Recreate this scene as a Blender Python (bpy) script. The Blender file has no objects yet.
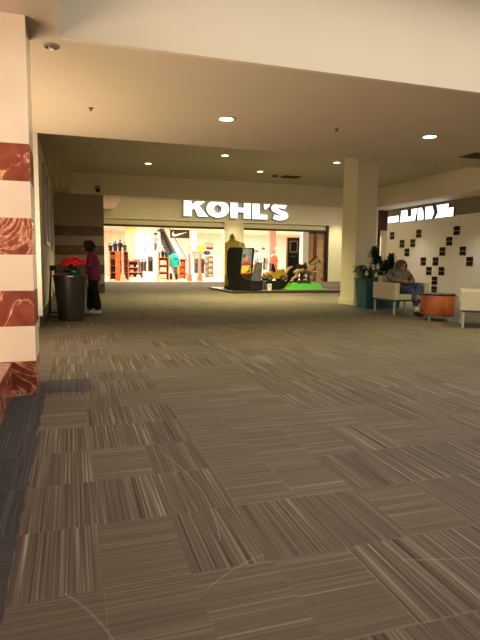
import bpy, bmesh, math, random
from mathutils import Vector, Matrix, Euler
random.seed(7)
C = bpy.context.scene.collection
S = bpy.context.scene
R = math.radians

# ---------------------------------------------------------------- camera
yaw = math.atan(168/525); pit = math.atan(57/525); roll = 0.010
f = Vector((math.sin(yaw)*math.cos(pit), math.cos(yaw)*math.cos(pit), -math.sin(pit)))
r0 = Vector((math.cos(yaw), -math.sin(yaw), 0)); u0 = r0.cross(f)
rr = r0*math.cos(roll)+u0*math.sin(roll); uu = u0*math.cos(roll)-r0*math.sin(roll)
cd = bpy.data.cameras.new('camera'); cam = bpy.data.objects.new('camera', cd); C.objects.link(cam)
m = Matrix((rr, uu, -f)).transposed().to_4x4(); m.translation = (0, 0, 1.15); cam.matrix_world = m
cd.sensor_fit = 'VERTICAL'; cd.sensor_height = 32; cd.lens = 32*525/640; cd.clip_end = 200
S.camera = cam
S.view_settings.view_transform = 'Standard'; S.view_settings.look = 'None'
S.view_settings.gamma = 1; S.view_settings.exposure = 0.0
# ---------------------------------------------------------------- world and large lights
w = bpy.data.worlds.new('world'); S.world = w; w.use_nodes = True
w.node_tree.nodes['Background'].inputs[0].default_value = (1.0, .86, .66, 1)
w.node_tree.nodes['Background'].inputs[1].default_value = 0.42

def area(name, loc, sx, sy, power, col, rot=(0, 0, 0)):
    l = bpy.data.lights.new(name, 'AREA'); l.shape = 'RECTANGLE'; l.size = sx; l.size_y = sy
    l.energy = power; l.color = col
    o = bpy.data.objects.new(name, l); o.location = loc; o.rotation_euler = rot; C.objects.link(o); return o
def spot(name, loc, power, col, ang=120, blend=.6, rot=(0, 0, 0), rad=.08):
    l = bpy.data.lights.new(name, 'SPOT'); l.energy = power; l.color = col; l.spot_size = R(ang)
    l.spot_blend = blend; l.shadow_soft_size = rad
    o = bpy.data.objects.new(name, l); o.location = loc; o.rotation_euler = rot; C.objects.link(o); return o
area('atrium_skylight', (4.6, 2.9, 4.2), 8.4, 2.8, 285, (1, .95, .90))
area('left_warm_fill', (-3.6, 1.8, 1.0), 1.8, 4.5, 330, (1, .74, .54), (0, R(-122), 0))  # unseen warm area light, added to brighten the pillar and left ceiling
area('left_ceiling_fill', (-1.5, 7.4, 1.2), 1.8, 3.2, 290, (1, .76, .50), (0, R(-125), 0))  # unseen uplight added behind the pillar to brighten the low ceiling
for yy in (11.5, 15, 18.5): spot('tile_wall_fill', (13.0, yy, 3.5), 400, (1, .95, .84), 120, .9, (0, R(28), 0), .04)  # unseen spots added to brighten the white tile wall
YG = (1, .91, .43)
area('far_hall_lamp', (7, 25.5, 5.3), 9, 3, 520, YG)
area('side_hall_lamp', (17, 25, 5.3), 5, 5, 400, (1, .85, .6))
for i, (x, y) in enumerate([(3.6, 34.5), (8.4, 34.5), (13.2, 34.5), (5, 41), (12, 41), (19, 41), (8, 47), (18, 47)]):
    area('store_troffer_lamp', (x, y, 3.85), 3.6, 2.4, 600, (1, .90, .74))
area('store_front_lamp', (8, 31.9, 3.3), 12, .3, 200, (1, .82, .6))
spot('wall_wash_lamp', (16.4, 29.6, 5.3), 700, (1, .95, .6), 60, .8, (R(12), 0, 0))
spot('pier_wash_lamp', (9.4, 29.4, 5.3), 450, (1, .95, .6), 45, .8, (R(18), 0, 0))

# ---------------------------------------------------------------- materials
def mat(name, col, rough=.6, metal=0, var=.06, scale=6, emit=None, es=0, spec=.5):
    mt = bpy.data.materials.new(name); mt.use_nodes = True; nt = mt.node_tree; b = nt.nodes['Principled BSDF']
    b.inputs['Roughness'].default_value = rough; b.inputs['Metallic'].default_value = metal
    b.inputs['Specular IOR Level'].default_value = spec
    tc = nt.nodes.new('ShaderNodeTexCoord'); n = nt.nodes.new('ShaderNodeTexNoise'); n.inputs['Scale'].default_value = scale
    n.inputs['Detail'].default_value = 3
    nt.links.new(tc.outputs['Object'], n.inputs['Vector'])
    cr = nt.nodes.new('ShaderNodeValToRGB')
    cr.color_ramp.elements[0].position = .3; cr.color_ramp.elements[1].position = .7
    cr.color_ramp.elements[0].color = (*[c*(1-var) for c in col], 1); cr.color_ramp.elements[1].color = (*[min(1, c*(1+var)) for c in col], 1)
    nt.links.new(n.outputs['Fac'], cr.inputs[0]); nt.links.new(cr.outputs[0], b.inputs['Base Color'])
    if emit:
        b.inputs['Emission Color'].default_value = (*emit, 1); b.inputs['Emission Strength'].default_value = es
    return mt
class NT:
    def __init__(s, name):
        s.m = bpy.data.materials.new(name); s.m.use_nodes = True; s.t = s.m.node_tree; s.b = s.t.nodes['Principled BSDF']
        tc = s.t.nodes.new('ShaderNodeTexCoord'); s.co = tc.outputs['Object']
        sp = s.t.nodes.new('ShaderNodeSeparateXYZ'); s.t.links.new(s.co, sp.inputs[0]); s.x, s.y, s.z = sp.outputs
    def inp(s, sock, v):
        if isinstance(v, (int, float)): sock.default_value = v
        elif isinstance(v, tuple): sock.default_value = v
        else: s.t.links.new(v, sock)
    def M(s, op, a, b=0, c=None):
        n = s.t.nodes.new('ShaderNodeMath'); n.operation = op; s.inp(n.inputs[0], a); s.inp(n.inputs[1], b)
        if c is not None: s.inp(n.inputs[2], c)
        return n.outputs[0]
    def V(s, x, y, z=0):
        n = s.t.nodes.new('ShaderNodeCombineXYZ'); s.inp(n.inputs[0], x); s.inp(n.inputs[1], y); s.inp(n.inputs[2], z); return n.outputs[0]
    def white(s, v):
        n = s.t.nodes.new('ShaderNodeTexWhiteNoise'); n.noise_dimensions = '3D'; s.inp(n.inputs['Vector'], v); return n.outputs['Value']
    def noise(s, v, sc, det=2, rough=.5, dist=0):
        n = s.t.nodes.new('ShaderNodeTexNoise'); s.inp(n.inputs['Vector'], v); n.inputs['Scale'].default_value = sc
        n.inputs['Detail'].default_value = det; n.inputs['Roughness'].default_value = rough; n.inputs['Distortion'].default_value = dist
        return n.outputs['Fac']
    def ramp(s, fac, stops):
        n = s.t.nodes.new('ShaderNodeValToRGB'); e = n.color_ramp.elements
        while len(e) < len(stops): e.new(.5)
        for q, (p, c) in zip(e, stops): q.position = p; q.color = (*c, 1) if len(c) == 3 else c
        s.inp(n.inputs[0], fac); return n.outputs[0]
    def mix(s, fac, a, b, mode='MIX'):
        n = s.t.nodes.new('ShaderNodeMix'); n.data_type = 'RGBA'; n.blend_type = mode
        s.inp(n.inputs[0], fac); s.inp(n.inputs[6], (*a, 1) if isinstance(a, tuple) else a); s.inp(n.inputs[7], (*b, 1) if isinstance(b, tuple) else b)
        return n.outputs[2]
    def between(s, v, a, b):
        return s.M('MULTIPLY', s.M('GREATER_THAN', v, a), s.M('LESS_THAN', v, b))
    def done(s, col, rough=.8, spec=.3):
        s.inp(s.b.inputs['Base Color'], col); s.inp(s.b.inputs['Roughness'], rough); s.b.inputs['Specular IOR Level'].default_value = spec
        return s.m

def carpet_mat():
    n = NT('striped_carpet_tiles')
    wx, wy = .32, .48
    cy = n.M('FLOOR', n.M('DIVIDE', n.M('ADD', n.y, .12), wy))
    xo = n.M('ADD', n.x, 0.0)
    cx = n.M('FLOOR', n.M('DIVIDE', n.M('ADD', xo, .24), wx))
    cell = n.V(cx, cy, 0); rnd = n.white(cell); rnd2 = n.white(n.V(cx, cy, 5.3))
    bx_ = n.M('FLOOR', n.M('DIVIDE', n.M('ADD', n.x, .24), .96)); by_ = n.M('FLOOR', n.M('DIVIDE', n.M('ADD', n.y, .12), .96))
    big = n.white(n.V(bx_, by_, 9.1)); big2 = n.white(n.V(bx_, by_, 2.7)); sel = n.M('GREATER_THAN', big, .5)
    ori = n.M('ADD', n.M('MULTIPLY', sel, n.M('GREATER_THAN', big2, .55)), n.M('MULTIPLY', n.M('SUBTRACT', 1, sel), n.M('GREATER_THAN', rnd, .5)))
    inv = n.M('SUBTRACT', 1, ori)
    u = n.M('ADD', n.M('MULTIPLY', n.x, ori), n.M('MULTIPLY', n.y, inv))
    v = n.M('ADD', n.M('MULTIPLY', n.y, ori), n.M('MULTIPLY', n.x, inv))
    st = n.noise(n.V(n.M('MULTIPLY', u, 95), n.M('ADD', n.M('MULTIPLY', v, .6), n.M('MULTIPLY', rnd2, 37)), 0), 1, 2, .65)
    st2 = n.noise(n.V(n.M('MULTIPLY', u, 24), n.M('ADD', n.M('MULTIPLY', v, .3), n.M('MULTIPLY', rnd, 61)), 3), 1, 1, .5)
    a = n.ramp(n.M('ADD', n.M('MULTIPLY', st, .75), n.M('MULTIPLY', st2, .25)),
               [(.32, (.040, .031, .023)), (.43, (.088, .071, .053)), (.54, (.130, .108, .082)), (.61, (.205, .175, .135)), (.70, (.37, .32, .25))])
    a = n.mix(n.M('MULTIPLY', inv, .45), a, (.145, .117, .088))
    pile = n.noise(n.co, 260, 2, .6)
    a = n.mix(n.M('MULTIPLY', n.M('SUBTRACT', pile, .35), .9), a, (.04, .03, .02))
    tint = n.ramp(n.noise(n.co, .5, 2), [(.35, (.88, .88, .88)), (.65, (1.08, 1.06, 1.04))])
    a = n.mix(1.0, a, tint, 'MULTIPLY')
    # seams between planks
    fx = n.M('FRACT', n.M('DIVIDE', n.M('ADD', xo, .24), wx)); fy = n.M('FRACT', n.M('DIVIDE', n.M('ADD', n.y, .12), wy))
    seam = n.M('MAXIMUM', n.M('LESS_THAN', fx, .012), n.M('LESS_THAN', fy, .012))
    a = n.mix(n.M('MULTIPLY', seam, n.M('MULTIPLY', rnd2, .3)), a, (.30, .26, .21))
    # thin curved scuffs
    for (cx_, cy_, rad, x0, x1, y0, y1) in [(2.2, 4.6, 2.05, .1, .5, 3.2, 4.1), (-1.6, 2.4, 2.2, .3, .62, 2.0, 3.1), (1.9, 3.9, 2.35, 1.2, 2.0, 1.4, 1.7), (-.9, 1.2, 1.05, -.05, .2, 1.2, 2.0), (1.0, 1.0, .9, .3, .7, 1.7, 2.0)]:
        d = n.M('SQRT', n.M('ADD', n.M('POWER', n.M('SUBTRACT', n.x, cx_), 2), n.M('POWER', n.M('SUBTRACT', n.y, cy_), 2)))
        ring = n.M('LESS_THAN', n.M('ABSOLUTE', n.M('SUBTRACT', d, rad)), .0035)
        k = n.M('MULTIPLY', ring, n.M('MULTIPLY', n.between(n.x, x0, x1), n.between(n.y, y0, y1)))
        a = n.mix(n.M('MULTIPLY', k, .22), a, (.38, .33, .27))
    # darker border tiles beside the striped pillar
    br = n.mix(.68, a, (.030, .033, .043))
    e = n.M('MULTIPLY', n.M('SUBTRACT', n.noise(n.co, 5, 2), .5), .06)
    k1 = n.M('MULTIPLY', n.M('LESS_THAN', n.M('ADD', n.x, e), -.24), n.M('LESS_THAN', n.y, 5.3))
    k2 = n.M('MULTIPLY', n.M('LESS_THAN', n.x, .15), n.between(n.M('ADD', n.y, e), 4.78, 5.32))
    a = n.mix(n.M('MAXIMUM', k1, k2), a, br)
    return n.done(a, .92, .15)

def stripe_stone(step, top, name, shade=0):
    n = NT(name)
    band = n.M('FLOOR', n.M('DIVIDE', n.z, step))
    odd = n.M('MODULO', band, 2)
    red = n.M('MULTIPLY', n.M('LESS_THAN', odd, .5), n.M('LESS_THAN', n.z, top))
    nn = n.noise(n.co, 2.2, 5, .6, 1.2)
    vein = n.M('ABSOLUTE', n.M('SUBTRACT', nn, .5))
    rc = n.ramp(vein, [(0, (.72, .42, .28)), (.008, (.50, .20, .11)), (.03, (.25, .062, .032)), (.2, (.19, .043, .022))])
    blot = n.ramp(n.noise(n.co, 9, 4, .6), [(.35, (.8, .75, .72)), (.7, (1.25, 1.3, 1.3))])
    rc = n.mix(1, rc, blot, 'MULTIPLY')
    cc = n.ramp(n.noise(n.co, 3, 3), [(.3, (.70, .585, .45)), (.7, (.76, .65, .51))])
    seam = n.M('MULTIPLY', n.M('LESS_THAN', n.z, top+.02), n.M('LESS_THAN', n.M('FRACT', n.M('DIVIDE', n.z, step)), .012))
    if shade: rc = n.mix(.8, rc, (.075, .045, .03)); cc = n.mix(.8, cc, (.20, .155, .115))  # shade of the unlit passage mixed into both stone colours
    a = n.mix(red, cc, rc)
    a = n.mix(n.M('MULTIPLY', seam, .35), a, (.3, .2, .14))
    return n.done(a, n.M('ADD', .28, n.M('MULTIPLY', red, -.08)), .45)

def tile_wall_mat():
    n = NT('white_wall_tile')
    def grid(v, s): return n.M('LESS_THAN', n.M('FRACT', n.M('DIVIDE', v, s)), .03)
    g = n.M('MAXIMUM', grid(n.y, .38), grid(n.z, .38))
    a = n.mix(n.M('MULTIPLY', g, .35), (.72, .67, .58), (.44, .40, .34))
    return n.done(a, .3, .5)
def wood_mat(name, c1, c2, sc=3):
    n = NT(name)
    v = n.V(n.M('MULTIPLY', n.x, 1), n.M('MULTIPLY', n.y, 1), n.M('MULTIPLY', n.z, .15))
    return n.done(n.ramp(n.noise(v, sc*4, 4, .6, .5), [(.3, c1), (.7, c2)]), .45, .4)
def stone_brown():
    n = NT('brown_stone_cladding')
    a = n.ramp(n.noise(n.co, 5, 5, .7), [(.3, (.30, .155, .075)), (.7, (.52, .31, .17))])
    band = n.M('LESS_THAN', n.M('FRACT', n.M('DIVIDE', n.z, .6)), .02)
    return n.done(n.mix(band, a, (.15, .08, .04)), .5)

M = {
 'carpet': carpet_mat(), 'stripe': stripe_stone(.3, 2.1, 'red_and_cream_marble'), 'stripe_far': stripe_stone(.345, 2.5, 'red_and_cream_marble_in_shade', 1),
 'tilewall': tile_wall_mat(), 'stone': stone_brown(),
 'ceil': mat('painted_ceiling', (.45, .375, .275), .8, var=.02, scale=1.5),
 'fascia': mat('cream_fascia_paint', (.70, .63, .50), .7, var=.02, scale=1.5),
 'atriumfascia': mat('greyish_cream_fascia_paint', (.52, .455, .33), .7, var=.02, scale=1.5),
 'coffer': mat('olive_ceiling_paint', (.47, .425, .325), .8, var=.03, scale=1),
 'wall': mat('cream_wall_paint', (.66, .56, .41), .7, var=.02),
 'column': mat('yellow_cream_paint', (.72, .65, .46), .6, var=.02),
 'olive': mat('dark_olive_paint', (.20, .17, .11), .7),
 'base': mat('dark_brown_skirting', (.05, .03, .02), .5),
 'darkframe': mat('black_metal_frame', (.012, .011, .010), .4),
 'maroon': mat('maroon_cladding', (.075, .022, .018), .5),
 'storefloor': mat('pale_pink_store_floor', (.74, .55, .42), .25, var=.06),
 'storewall': mat('store_white_paint', (.82, .78, .70), .7),
 'yellowwall': mat('store_yellow_wood', (.75, .52, .20), .6, var=.12),
 'white': mat('white_plastic', (.8, .78, .74), .4), 'trim': mat('pale_trim_paint', (.75, .70, .60), .5),
 'lightgrey': mat('brushed_grey_metal', (.45, .45, .44), .35, .6),
 'glowwhite': mat('lit_white_letter_face', (.9, .9, .9), .5, emit=(1, 1, 1), es=1.6, var=0),
 'halo': mat('grey_letter_return', (.20, .21, .22), .5),
 'lampdisc': mat('lit_lamp_lens', (.9, .9, .8), .5, emit=(1, .92, .72), es=6, var=0),
 'chrome': mat('chrome_ring', (.6, .58, .52), .25, .9),
 'bin': mat('black_brown_plastic', (.028, .026, .020), .38, var=.1),
 'soil': mat('dark_soil', (.03, .02, .012), .9, var=.3, scale=30),
 'teal': mat('teal_plastic', (.008, .082, .125), .45), 'tealpot': mat('dark_teal_foil', (.01, .085, .085), .35),
 'red': mat('red_bracts', (.85, .012, .03), .5, var=.2, scale=20), 'leaf': mat('dark_green_leaf', (.022, .065, .018), .45, var=.35, scale=14),
 'leaf2': mat('mid_green_leaf', (.075, .15, .05), .45, var=.35, scale=14), 'paleflower': mat('pale_spathe', (.66, .70, .52), .5),
 'skin': mat('skin', (.24, .14, .095), .55), 'skin_dark': mat('warm_brown_skin', (.30, .17, .11), .55), 'hair': mat('dark_brown_hair', (.012, .008, .006), .6, var=.4, scale=40),  # second skin tone is for the standing person
 'magenta': mat('magenta_knit', (.27, .035, .13), .85, var=.15, scale=25), 'blackcloth': mat('black_cloth', (.008, .008, .009), .9),
 'whiteshoe': mat('white_shoe_leather', (.6, .57, .52), .5), 'jacket': mat('grey_olive_nylon', (.095, .088, .066), .5, var=.25, scale=12),
 'hood': mat('dark_purple_grey_knit', (.055, .042, .055), .85, var=.2), 'denim': mat('blue_denim', (.035, .052, .14), .85, var=.25, scale=18),
 'blackshoe': mat('black_shoe_leather', (.01, .01, .01), .4), 'sock': mat('pale_sock', (.55, .5, .42), .8),
 'upholstery': mat('grey_beige_vinyl', (.40, .36, .27), .45, var=.04), 'chairbase': mat('dark_wood_rail', (.045, .03, .018), .5),
 'orange': wood_mat('orange_cherry_wood', (.22, .046, .011), (.35, .085, .023)), 'tabletop': mat('black_table_laminate', (.012, .010, .010), .2),
 'yellow': mat('gold_yellow_plastic', (.60, .45, .05), .35, var=.08), 'truckyellow': mat('bright_yellow_plastic', (.60, .36, .02), .35),
 'black': mat('black_plastic', (.010, .010, .011), .4), 'darkgrey': mat('charcoal_plastic', (.05, .05, .052), .45), 'grey': mat('mid_grey_plastic', (.22, .22, .22), .45),
 'seatgrey': mat('speckled_grey_seat', (.13, .135, .13), .5, var=.7, scale=14),
 'green': mat('bright_green_fibreglass', (.10, .50, .03), .4), 'horse': mat('tan_fibreglass', (.50, .32, .13), .4, var=.25, scale=5), 'mane': mat('dark_mane', (.05, .028, .015), .6),
 'platform': mat('reddish_black_board', (.045, .024, .018), .4), 'brownwood': mat('dark_red_brown_wood', (.13, .035, .018), .4),
 'orangewood': mat('store_orange_wood', (.62, .17, .04), .5, var=.1), 'glasspanel': mat('pale_blue_grey_print', (.22, .27, .34), .3, var=.3, scale=8),
 'tealcloth': mat('turquoise_fleece', (.01, .36, .35), .8), 'redcloth': mat('orange_red_cotton', (.85, .08, .03), .8), 'navy': mat('navy_cotton', (.02, .03, .09), .8),
 'pink': mat('pink_cotton', (.75, .25, .22), .8), 'wine': mat('wine_red_cotton', (.22, .02, .03), .8), 'tan': mat('tan_cardboard', (.42, .27, .15), .8),
 'photo': mat('faded_photo_print', (.72, .62, .55), .5, var=.3, scale=5), 'yellowprint': mat('yellow_print', (.85, .65, .1), .5), 'redprint': mat('red_print', (.6, .03, .02), .5),
 'darktile': mat('dark_brown_glass_tile', (.018, .010, .007), .7, var=.3, scale=9, spec=.1), 'bronzetile': mat('dark_bronze_glass_tile', (.05, .035, .012), .7, var=.3, scale=9, spec=.1),
 'paper': mat('pale_poster_print', (.50, .49, .46), .25, var=.2, scale=3), 'lit': mat('lit_shop_window', (.9, .8, .6), .5, emit=(1, .85, .6), es=1.3, var=0),
 'storeceil': mat('store_ceiling_paint', (.82, .70, .56), .8, var=.12, scale=.5), 'blue': mat('blue_glint_tone', (.03, .10, .35), .4),
 'grout': mat('pale_grout', (.45, .40, .32), .6),
}

# ---------------------------------------------------------------- mesh helpers
class MB:
    def __init__(s): s.bm = bmesh.new()
    def box(s, x0, x1, y0, y1, z0, z1, bev=0):
        vs = [s.bm.verts.new((x, y, z)) for x in (x0, x1) for y in (y0, y1) for z in (z0, z1)]
        fs = [s.bm.faces.new([vs[i] for i in q]) for q in ((0, 1, 3, 2), (4, 6, 7, 5), (0, 4, 5, 1), (2, 3, 7, 6), (0, 2, 6, 4), (1, 5, 7, 3))]
        if bev:
            es = list({e for q in fs for e in q.edges})
            bmesh.ops.bevel(s.bm, geom=es, offset=bev, segments=2, affect='EDGES', profile=.5)
        return s
    def loft(s, rings, cap=True):
        R_ = [[s.bm.verts.new(p) for p in r] for r in rings]; n = len(R_[0])
        for a, b in zip(R_, R_[1:]):
            for i in range(n): s.bm.faces.new((a[i], a[(i+1) % n], b[(i+1) % n], b[i]))
        if cap: s.bm.faces.new(R_[0][::-1]); s.bm.faces.new(R_[-1])
        return s
    def lathe(s, cx, cy, prof, n=24, cap=True):
        return s.loft([[(cx+r*math.cos(2*math.pi*i/n), cy+r*math.sin(2*math.pi*i/n), z) for i in range(n)] for r, z in prof], cap)
    def tube(s, pts, rads, n=8, cap=True):
        pts = [Vector(p) for p in pts]
        if not hasattr(rads, '__len__'): rads = [rads]*len(pts)
        rings = []; ref = None
        for i, p in enumerate(pts):
            d = (pts[min(i+1, len(pts)-1)]-pts[max(i-1, 0)]).normalized()
            if ref is None: ref = Vector((0, 0, 1)) if abs(d.z) < .9 else Vector((1, 0, 0))
            a = d.cross(ref).normalized(); b = a.cross(d).normalized(); ref = b
            rings.append([p+a*rads[i]*math.cos(2*math.pi*k/n)+b*rads[i]*math.sin(2*math.pi*k/n) for k in range(n)])
        return s.loft(rings, cap)
    def ell(s, c, r, n=16, mat4=None):
        g = bmesh.ops.create_uvsphere(s.bm, u_segments=n, v_segments=max(6, n*2//3), radius=1)
        m4 = Matrix.Translation(c) @ (mat4 or Matrix()) @ Matrix.Diagonal((*r, 1))
        bmesh.ops.transform(s.bm, matrix=m4, verts=g['verts']); return s
    def prism(s, poly, fn, d0, d1):
        a = [s.bm.verts.new(fn(p, d0)) for p in poly]; b = [s.bm.verts.new(fn(p, d1)) for p in poly]; n = len(poly)
        s.bm.faces.new(a); s.bm.faces.new(b[::-1])
        for i in range(n): s.bm.faces.new((a[i], b[i], b[(i+1) % n], a[(i+1) % n]))
        return s
    def strip(s, outer, inner, fn, d0, d1):          # closed ring with a hole
        n = len(outer)
        A = [[s.bm.verts.new(fn(p, d)) for p in L] for L in (outer, inner) for d in (d0, d1)]
        o0, o1, i0, i1 = A
        for k in range(n):
            j = (k+1) % n
            s.bm.faces.new((o0[k], o0[j], i0[j], i0[k])); s.bm.faces.new((o1[k], i1[k], i1[j], o1[j]))
            s.bm.faces.new((o0[k], o1[k], o1[j], o0[j])); s.bm.faces.new((i0[k], i0[j], i1[j], i1[k]))
        return s
    def leaf(s, base, tip, width, up=Vector((0, 0, 1)), bend=.15, seg=5, thick=.003):
        base = Vector(base); tip = Vector(tip); d = tip-base; L = d.length
        side = d.cross(up); side = side.normalized() if side.length > 1e-5 else Vector((1, 0, 0)); nrm = side.cross(d).normalized()
        prev = None
        for k in range(seg+1):
            t = k/seg; c = base+d*t+nrm*math.sin(t*math.pi)*bend*L
            wv = width*math.sin(math.pi*(.08+.92*t)**.8)*.5+.001
            cur = [s.bm.verts.new(c-side*wv), s.bm.verts.new(c-nrm*wv*.25), s.bm.verts.new(c+side*wv)]
            if prev:
                s.bm.faces.new((prev[0], prev[1], cur[1], cur[0])); s.bm.faces.new((prev[1], prev[2], cur[2], cur[1]))
            prev = cur
        return s
    def build(s, name, mt, parent=None, smooth=False, label=None, loc=None):
        bmesh.ops.recalc_face_normals(s.bm, faces=s.bm.faces)
        me = bpy.data.meshes.new(name)
        if loc is not None: bmesh.ops.translate(s.bm, verts=s.bm.verts, vec=-Vector(loc))
        if smooth:
            for q in s.bm.faces: q.smooth = True
        s.bm.to_mesh(me); s.bm.free(); me.materials.append(M[mt] if isinstance(mt, str) else mt)
        if smooth: 
            try: me.set_sharp_from_angle(angle=R(45))
            except Exception: pass
        o = bpy.data.objects.new(name, me); C.objects.link(o)
        if parent: o.parent = parent
        if loc is not None: o.location = loc
        if label: o['label'] = label
        return o
def box(name, mt, x0, x1, y0, y1, z0, z1, parent=None, bev=0, label=None):
    return MB().box(x0, x1, y0, y1, z0, z1, bev).build(name, mt, parent, label=label)
def struct(o): o['kind'] = 'structure'; return o
def tag(o, label, cat, group=None, kind=None):
    o['label'] = label; o['category'] = cat
    if group: o['group'] = group
    if kind: o['kind'] = kind
    return o
def thing(name, label, cat, loc=(0, 0, 0), rz=0, group=None):
    o = bpy.data.objects.new(name, None); C.objects.link(o); o.location = loc; o.rotation_euler = (0, 0, rz)
    o.empty_display_size = .1
    return tag(o, label, cat, group)
def copy_tree(o, parent=None):
    c = o.copy(); C.objects.link(c)
    if parent: c.parent = parent
    for ch in [k for k in bpy.data.objects if k.parent == o]: copy_tree(ch, c)
    return c
def skin(nodes, edges, sub=1):
    """nodes {key:(pos, radius)}, first is the root. Returns a bmesh of the grown surface."""
    keys = list(nodes); me = bpy.data.meshes.new('tmp')
    me.from_pydata([nodes[k][0] for k in keys], [(keys.index(a), keys.index(b)) for a, b in edges], [])
    o = bpy.data.objects.new('tmp', me); C.objects.link(o)
    md = o.modifiers.new('s', 'SKIN'); md.use_smooth_shade = True
    for i, k in enumerate(keys):
        q = nodes[k][1]; me.skin_vertices[0].data[i].radius = (q, q) if not isinstance(q, tuple) else q
        me.skin_vertices[0].data[i].use_root = (i == 0)
    if sub: sm = o.modifiers.new('b', 'SUBSURF'); sm.levels = sub; sm.render_levels = sub
    dg = bpy.context.evaluated_depsgraph_get(); ev = o.evaluated_get(dg); m2 = bpy.data.meshes.new_from_object(ev)
    mb = MB(); mb.bm.from_mesh(m2)
    bpy.data.objects.remove(o); bpy.data.meshes.remove(me); bpy.data.meshes.remove(m2)
    return mb

# ---------------------------------------------------------------- the setting
ZN, ZF, ZB = 3.10, 4.32, 3.55        # near ceiling, coffer ceiling, bulkhead bottom
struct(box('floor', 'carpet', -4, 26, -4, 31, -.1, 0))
struct(box('floor_store', 'storefloor', .6, 26, 31, 52, -.1, 0))
struct(box('ceiling_low', 'ceil', -.05, 13.7, 5.12, 8.86, ZN, ZF+.2))
struct(box('ceiling_side', 'ceil', -4, -.05, -4, 8.86, ZN, ZF+.2))
struct(box('ceiling_atrium', 'fascia', -.05, 13.7, -4, 5.12, ZF+.1, ZF+.2))
struct(box('trim_atrium_front', 'atriumfascia', -.05, 13.7, 5.06, 5.118, ZN-.012, ZF+.1))
struct(box('ceiling_coffer', 'coffer', 0.0, 12.35, 8.86, 20, ZF, ZF+.2))
struct(box('ceiling_left_strip', 'ceil', -1, 0.0, 8.86, 20, ZB, ZF+.2))
struct(box('trim_far_bulkhead', 'fascia', 0.0, 12.35, 20, 20.5, ZB, 5.4))
struct(box('trim_right_bulkhead', 'fascia', 12.35, 12.6, 8.86, 20.5, ZB, 5.4))
struct(box('ceiling_right_strip', 'fascia', 12.6, 14, 8.86, 21, ZB+.03, ZF+.2))
struct(box('ceiling_far_hall', 'ceil', .2, 26, 20.5, 31, 5.4, 5.6))
struct(box('trim_left_soffit', 'fascia', .9, 2.3, 20.5, 31, 4.1, 5.4))
wr = struct(box('wall_right', 'tilewall', 13.7, 14, -4, 21, 0, 3.0))
struct(box('trim_right_wall_top', 'olive', 13.72, 14, 8.86, 21, 3.0, ZB+.03))
struct(box('wall_left', 'wall', -.9, -.56, 9.8, 20, 0, ZB))
struct(box('baseboard_left', 'base', -.56, -.535, 9.8, 20, 0, .17))
struct(box('trim_left_wall_edge', 'trim', -.60, -.50, 9.70, 9.80, .2, ZB))
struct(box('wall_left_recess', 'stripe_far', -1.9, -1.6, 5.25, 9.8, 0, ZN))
struct(box('wall_recess_end', 'wall', -1.6, -.9, 9.8, 10, 0, ZB))
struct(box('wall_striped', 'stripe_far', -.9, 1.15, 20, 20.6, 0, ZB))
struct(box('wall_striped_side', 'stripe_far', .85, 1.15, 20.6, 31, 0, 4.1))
struct(box('pillar_marble', 'stripe', -2.0, -.31, 4.75, 5.25, 0, ZN))
# low marble ledge in front of the pillar
struct(box('trim_marble_ledge', 'stripe', -2.2, -.5, 1.2, 4.75, 0, .295))
# facade of the big store
struct(box('wall_store_fascia', 'fascia', 1.15, 19.5, 31, 31.5, 3.62, 5.4))
struct(box('trim_store_header', 'column', 1.15, 15.73, 31.12, 31.5, 3.28, 3.62))
struct(box('trim_store_header_lip', 'trim', 1.15, 16.0, 30.94, 31.0, 3.60, 3.66))
struct(box('trim_shutter_rail', 'darkframe', 1.15, 15.95, 31.02, 31.3, 3.17, 3.29))
struct(box('wall_store_pier', 'column', 8.86, 10.07, 30.9, 31.5, 0, 3.6))
struct(box('wall_stone_return', 'stone', 14.5, 15.73, 31.25, 31.5, 0, 3.62))
struct(box('trim_stone_joint', 'brownwood', 14.95, 15.15, 31.2, 31.3, 0, 3.17))
struct(box('trim_entrance_jamb', 'trim', 14.1, 14.5, 31.05, 31.5, 0, 3.17))
struct(box('trim_entrance_dark_jamb', 'darkframe', 15.73, 15.9, 31.0, 31.5, 0, 3.6))
struct(box('wall_facade_right', 'column', 15.9, 19.5, 31.0, 31.5, 0, 3.62))
struct(box('wall_maroon_shop', 'maroon', 19.5, 26, 31.0, 31.5, 3.4, 5.4))
struct(box('wall_side_shop', 'wall', 19.95, 26, 31.0, 31.5, 0, 3.4))
struct(box('window_side_shop', 'lit', 19.72, 19.95, 31.3, 31.35, 1.4, 3.0))
struct(box('trim_side_shop_post', 'darkframe', 19.5, 19.72, 31.0, 31.4, 0, 3.4))
struct(box('wall_side_hall', 'wall', 26, 26.3, 21, 31, 0, 5.6))
# inside the store
struct(box('ceiling_store', 'storeceil', .6, 26, 31.5, 52, 4.0, 4.1))
struct(box('wall_store_back', 'storewall', .6, 26, 52, 52.2, 0, 4.0))
struct(box('wall_store_left', 'storewall', .6, .8, 31.5, 52, 0, 4.0))
struct(box('wall_store_right', 'storewall', 26, 26.2, 31.5, 52, 0, 4.0))
struct(box('wall_store_yellow', 'yellowwall', 4.2, 5.0, 43.8, 44.2, 0, 4.0))
struct(box('wall_store_panel', 'storewall', 5.0, 7.1, 44, 44.2, 0, 4.0))
for x0, x1, y, mt in ((14.9, 15.4, 39, 'pink'), (9.3, 9.7, 42, 'storewall')):
    struct(box('column_store', mt, x0, x1, y, y+.4, 0, 4.0))
# square column
col = struct(box('column_square', 'column', 7.50, 8.13, 13.0, 13.80, 0, ZF))
box('skirting', 'column', 7.475, 8.155, 12.975, 13.825, 0, .16, col)

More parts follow.
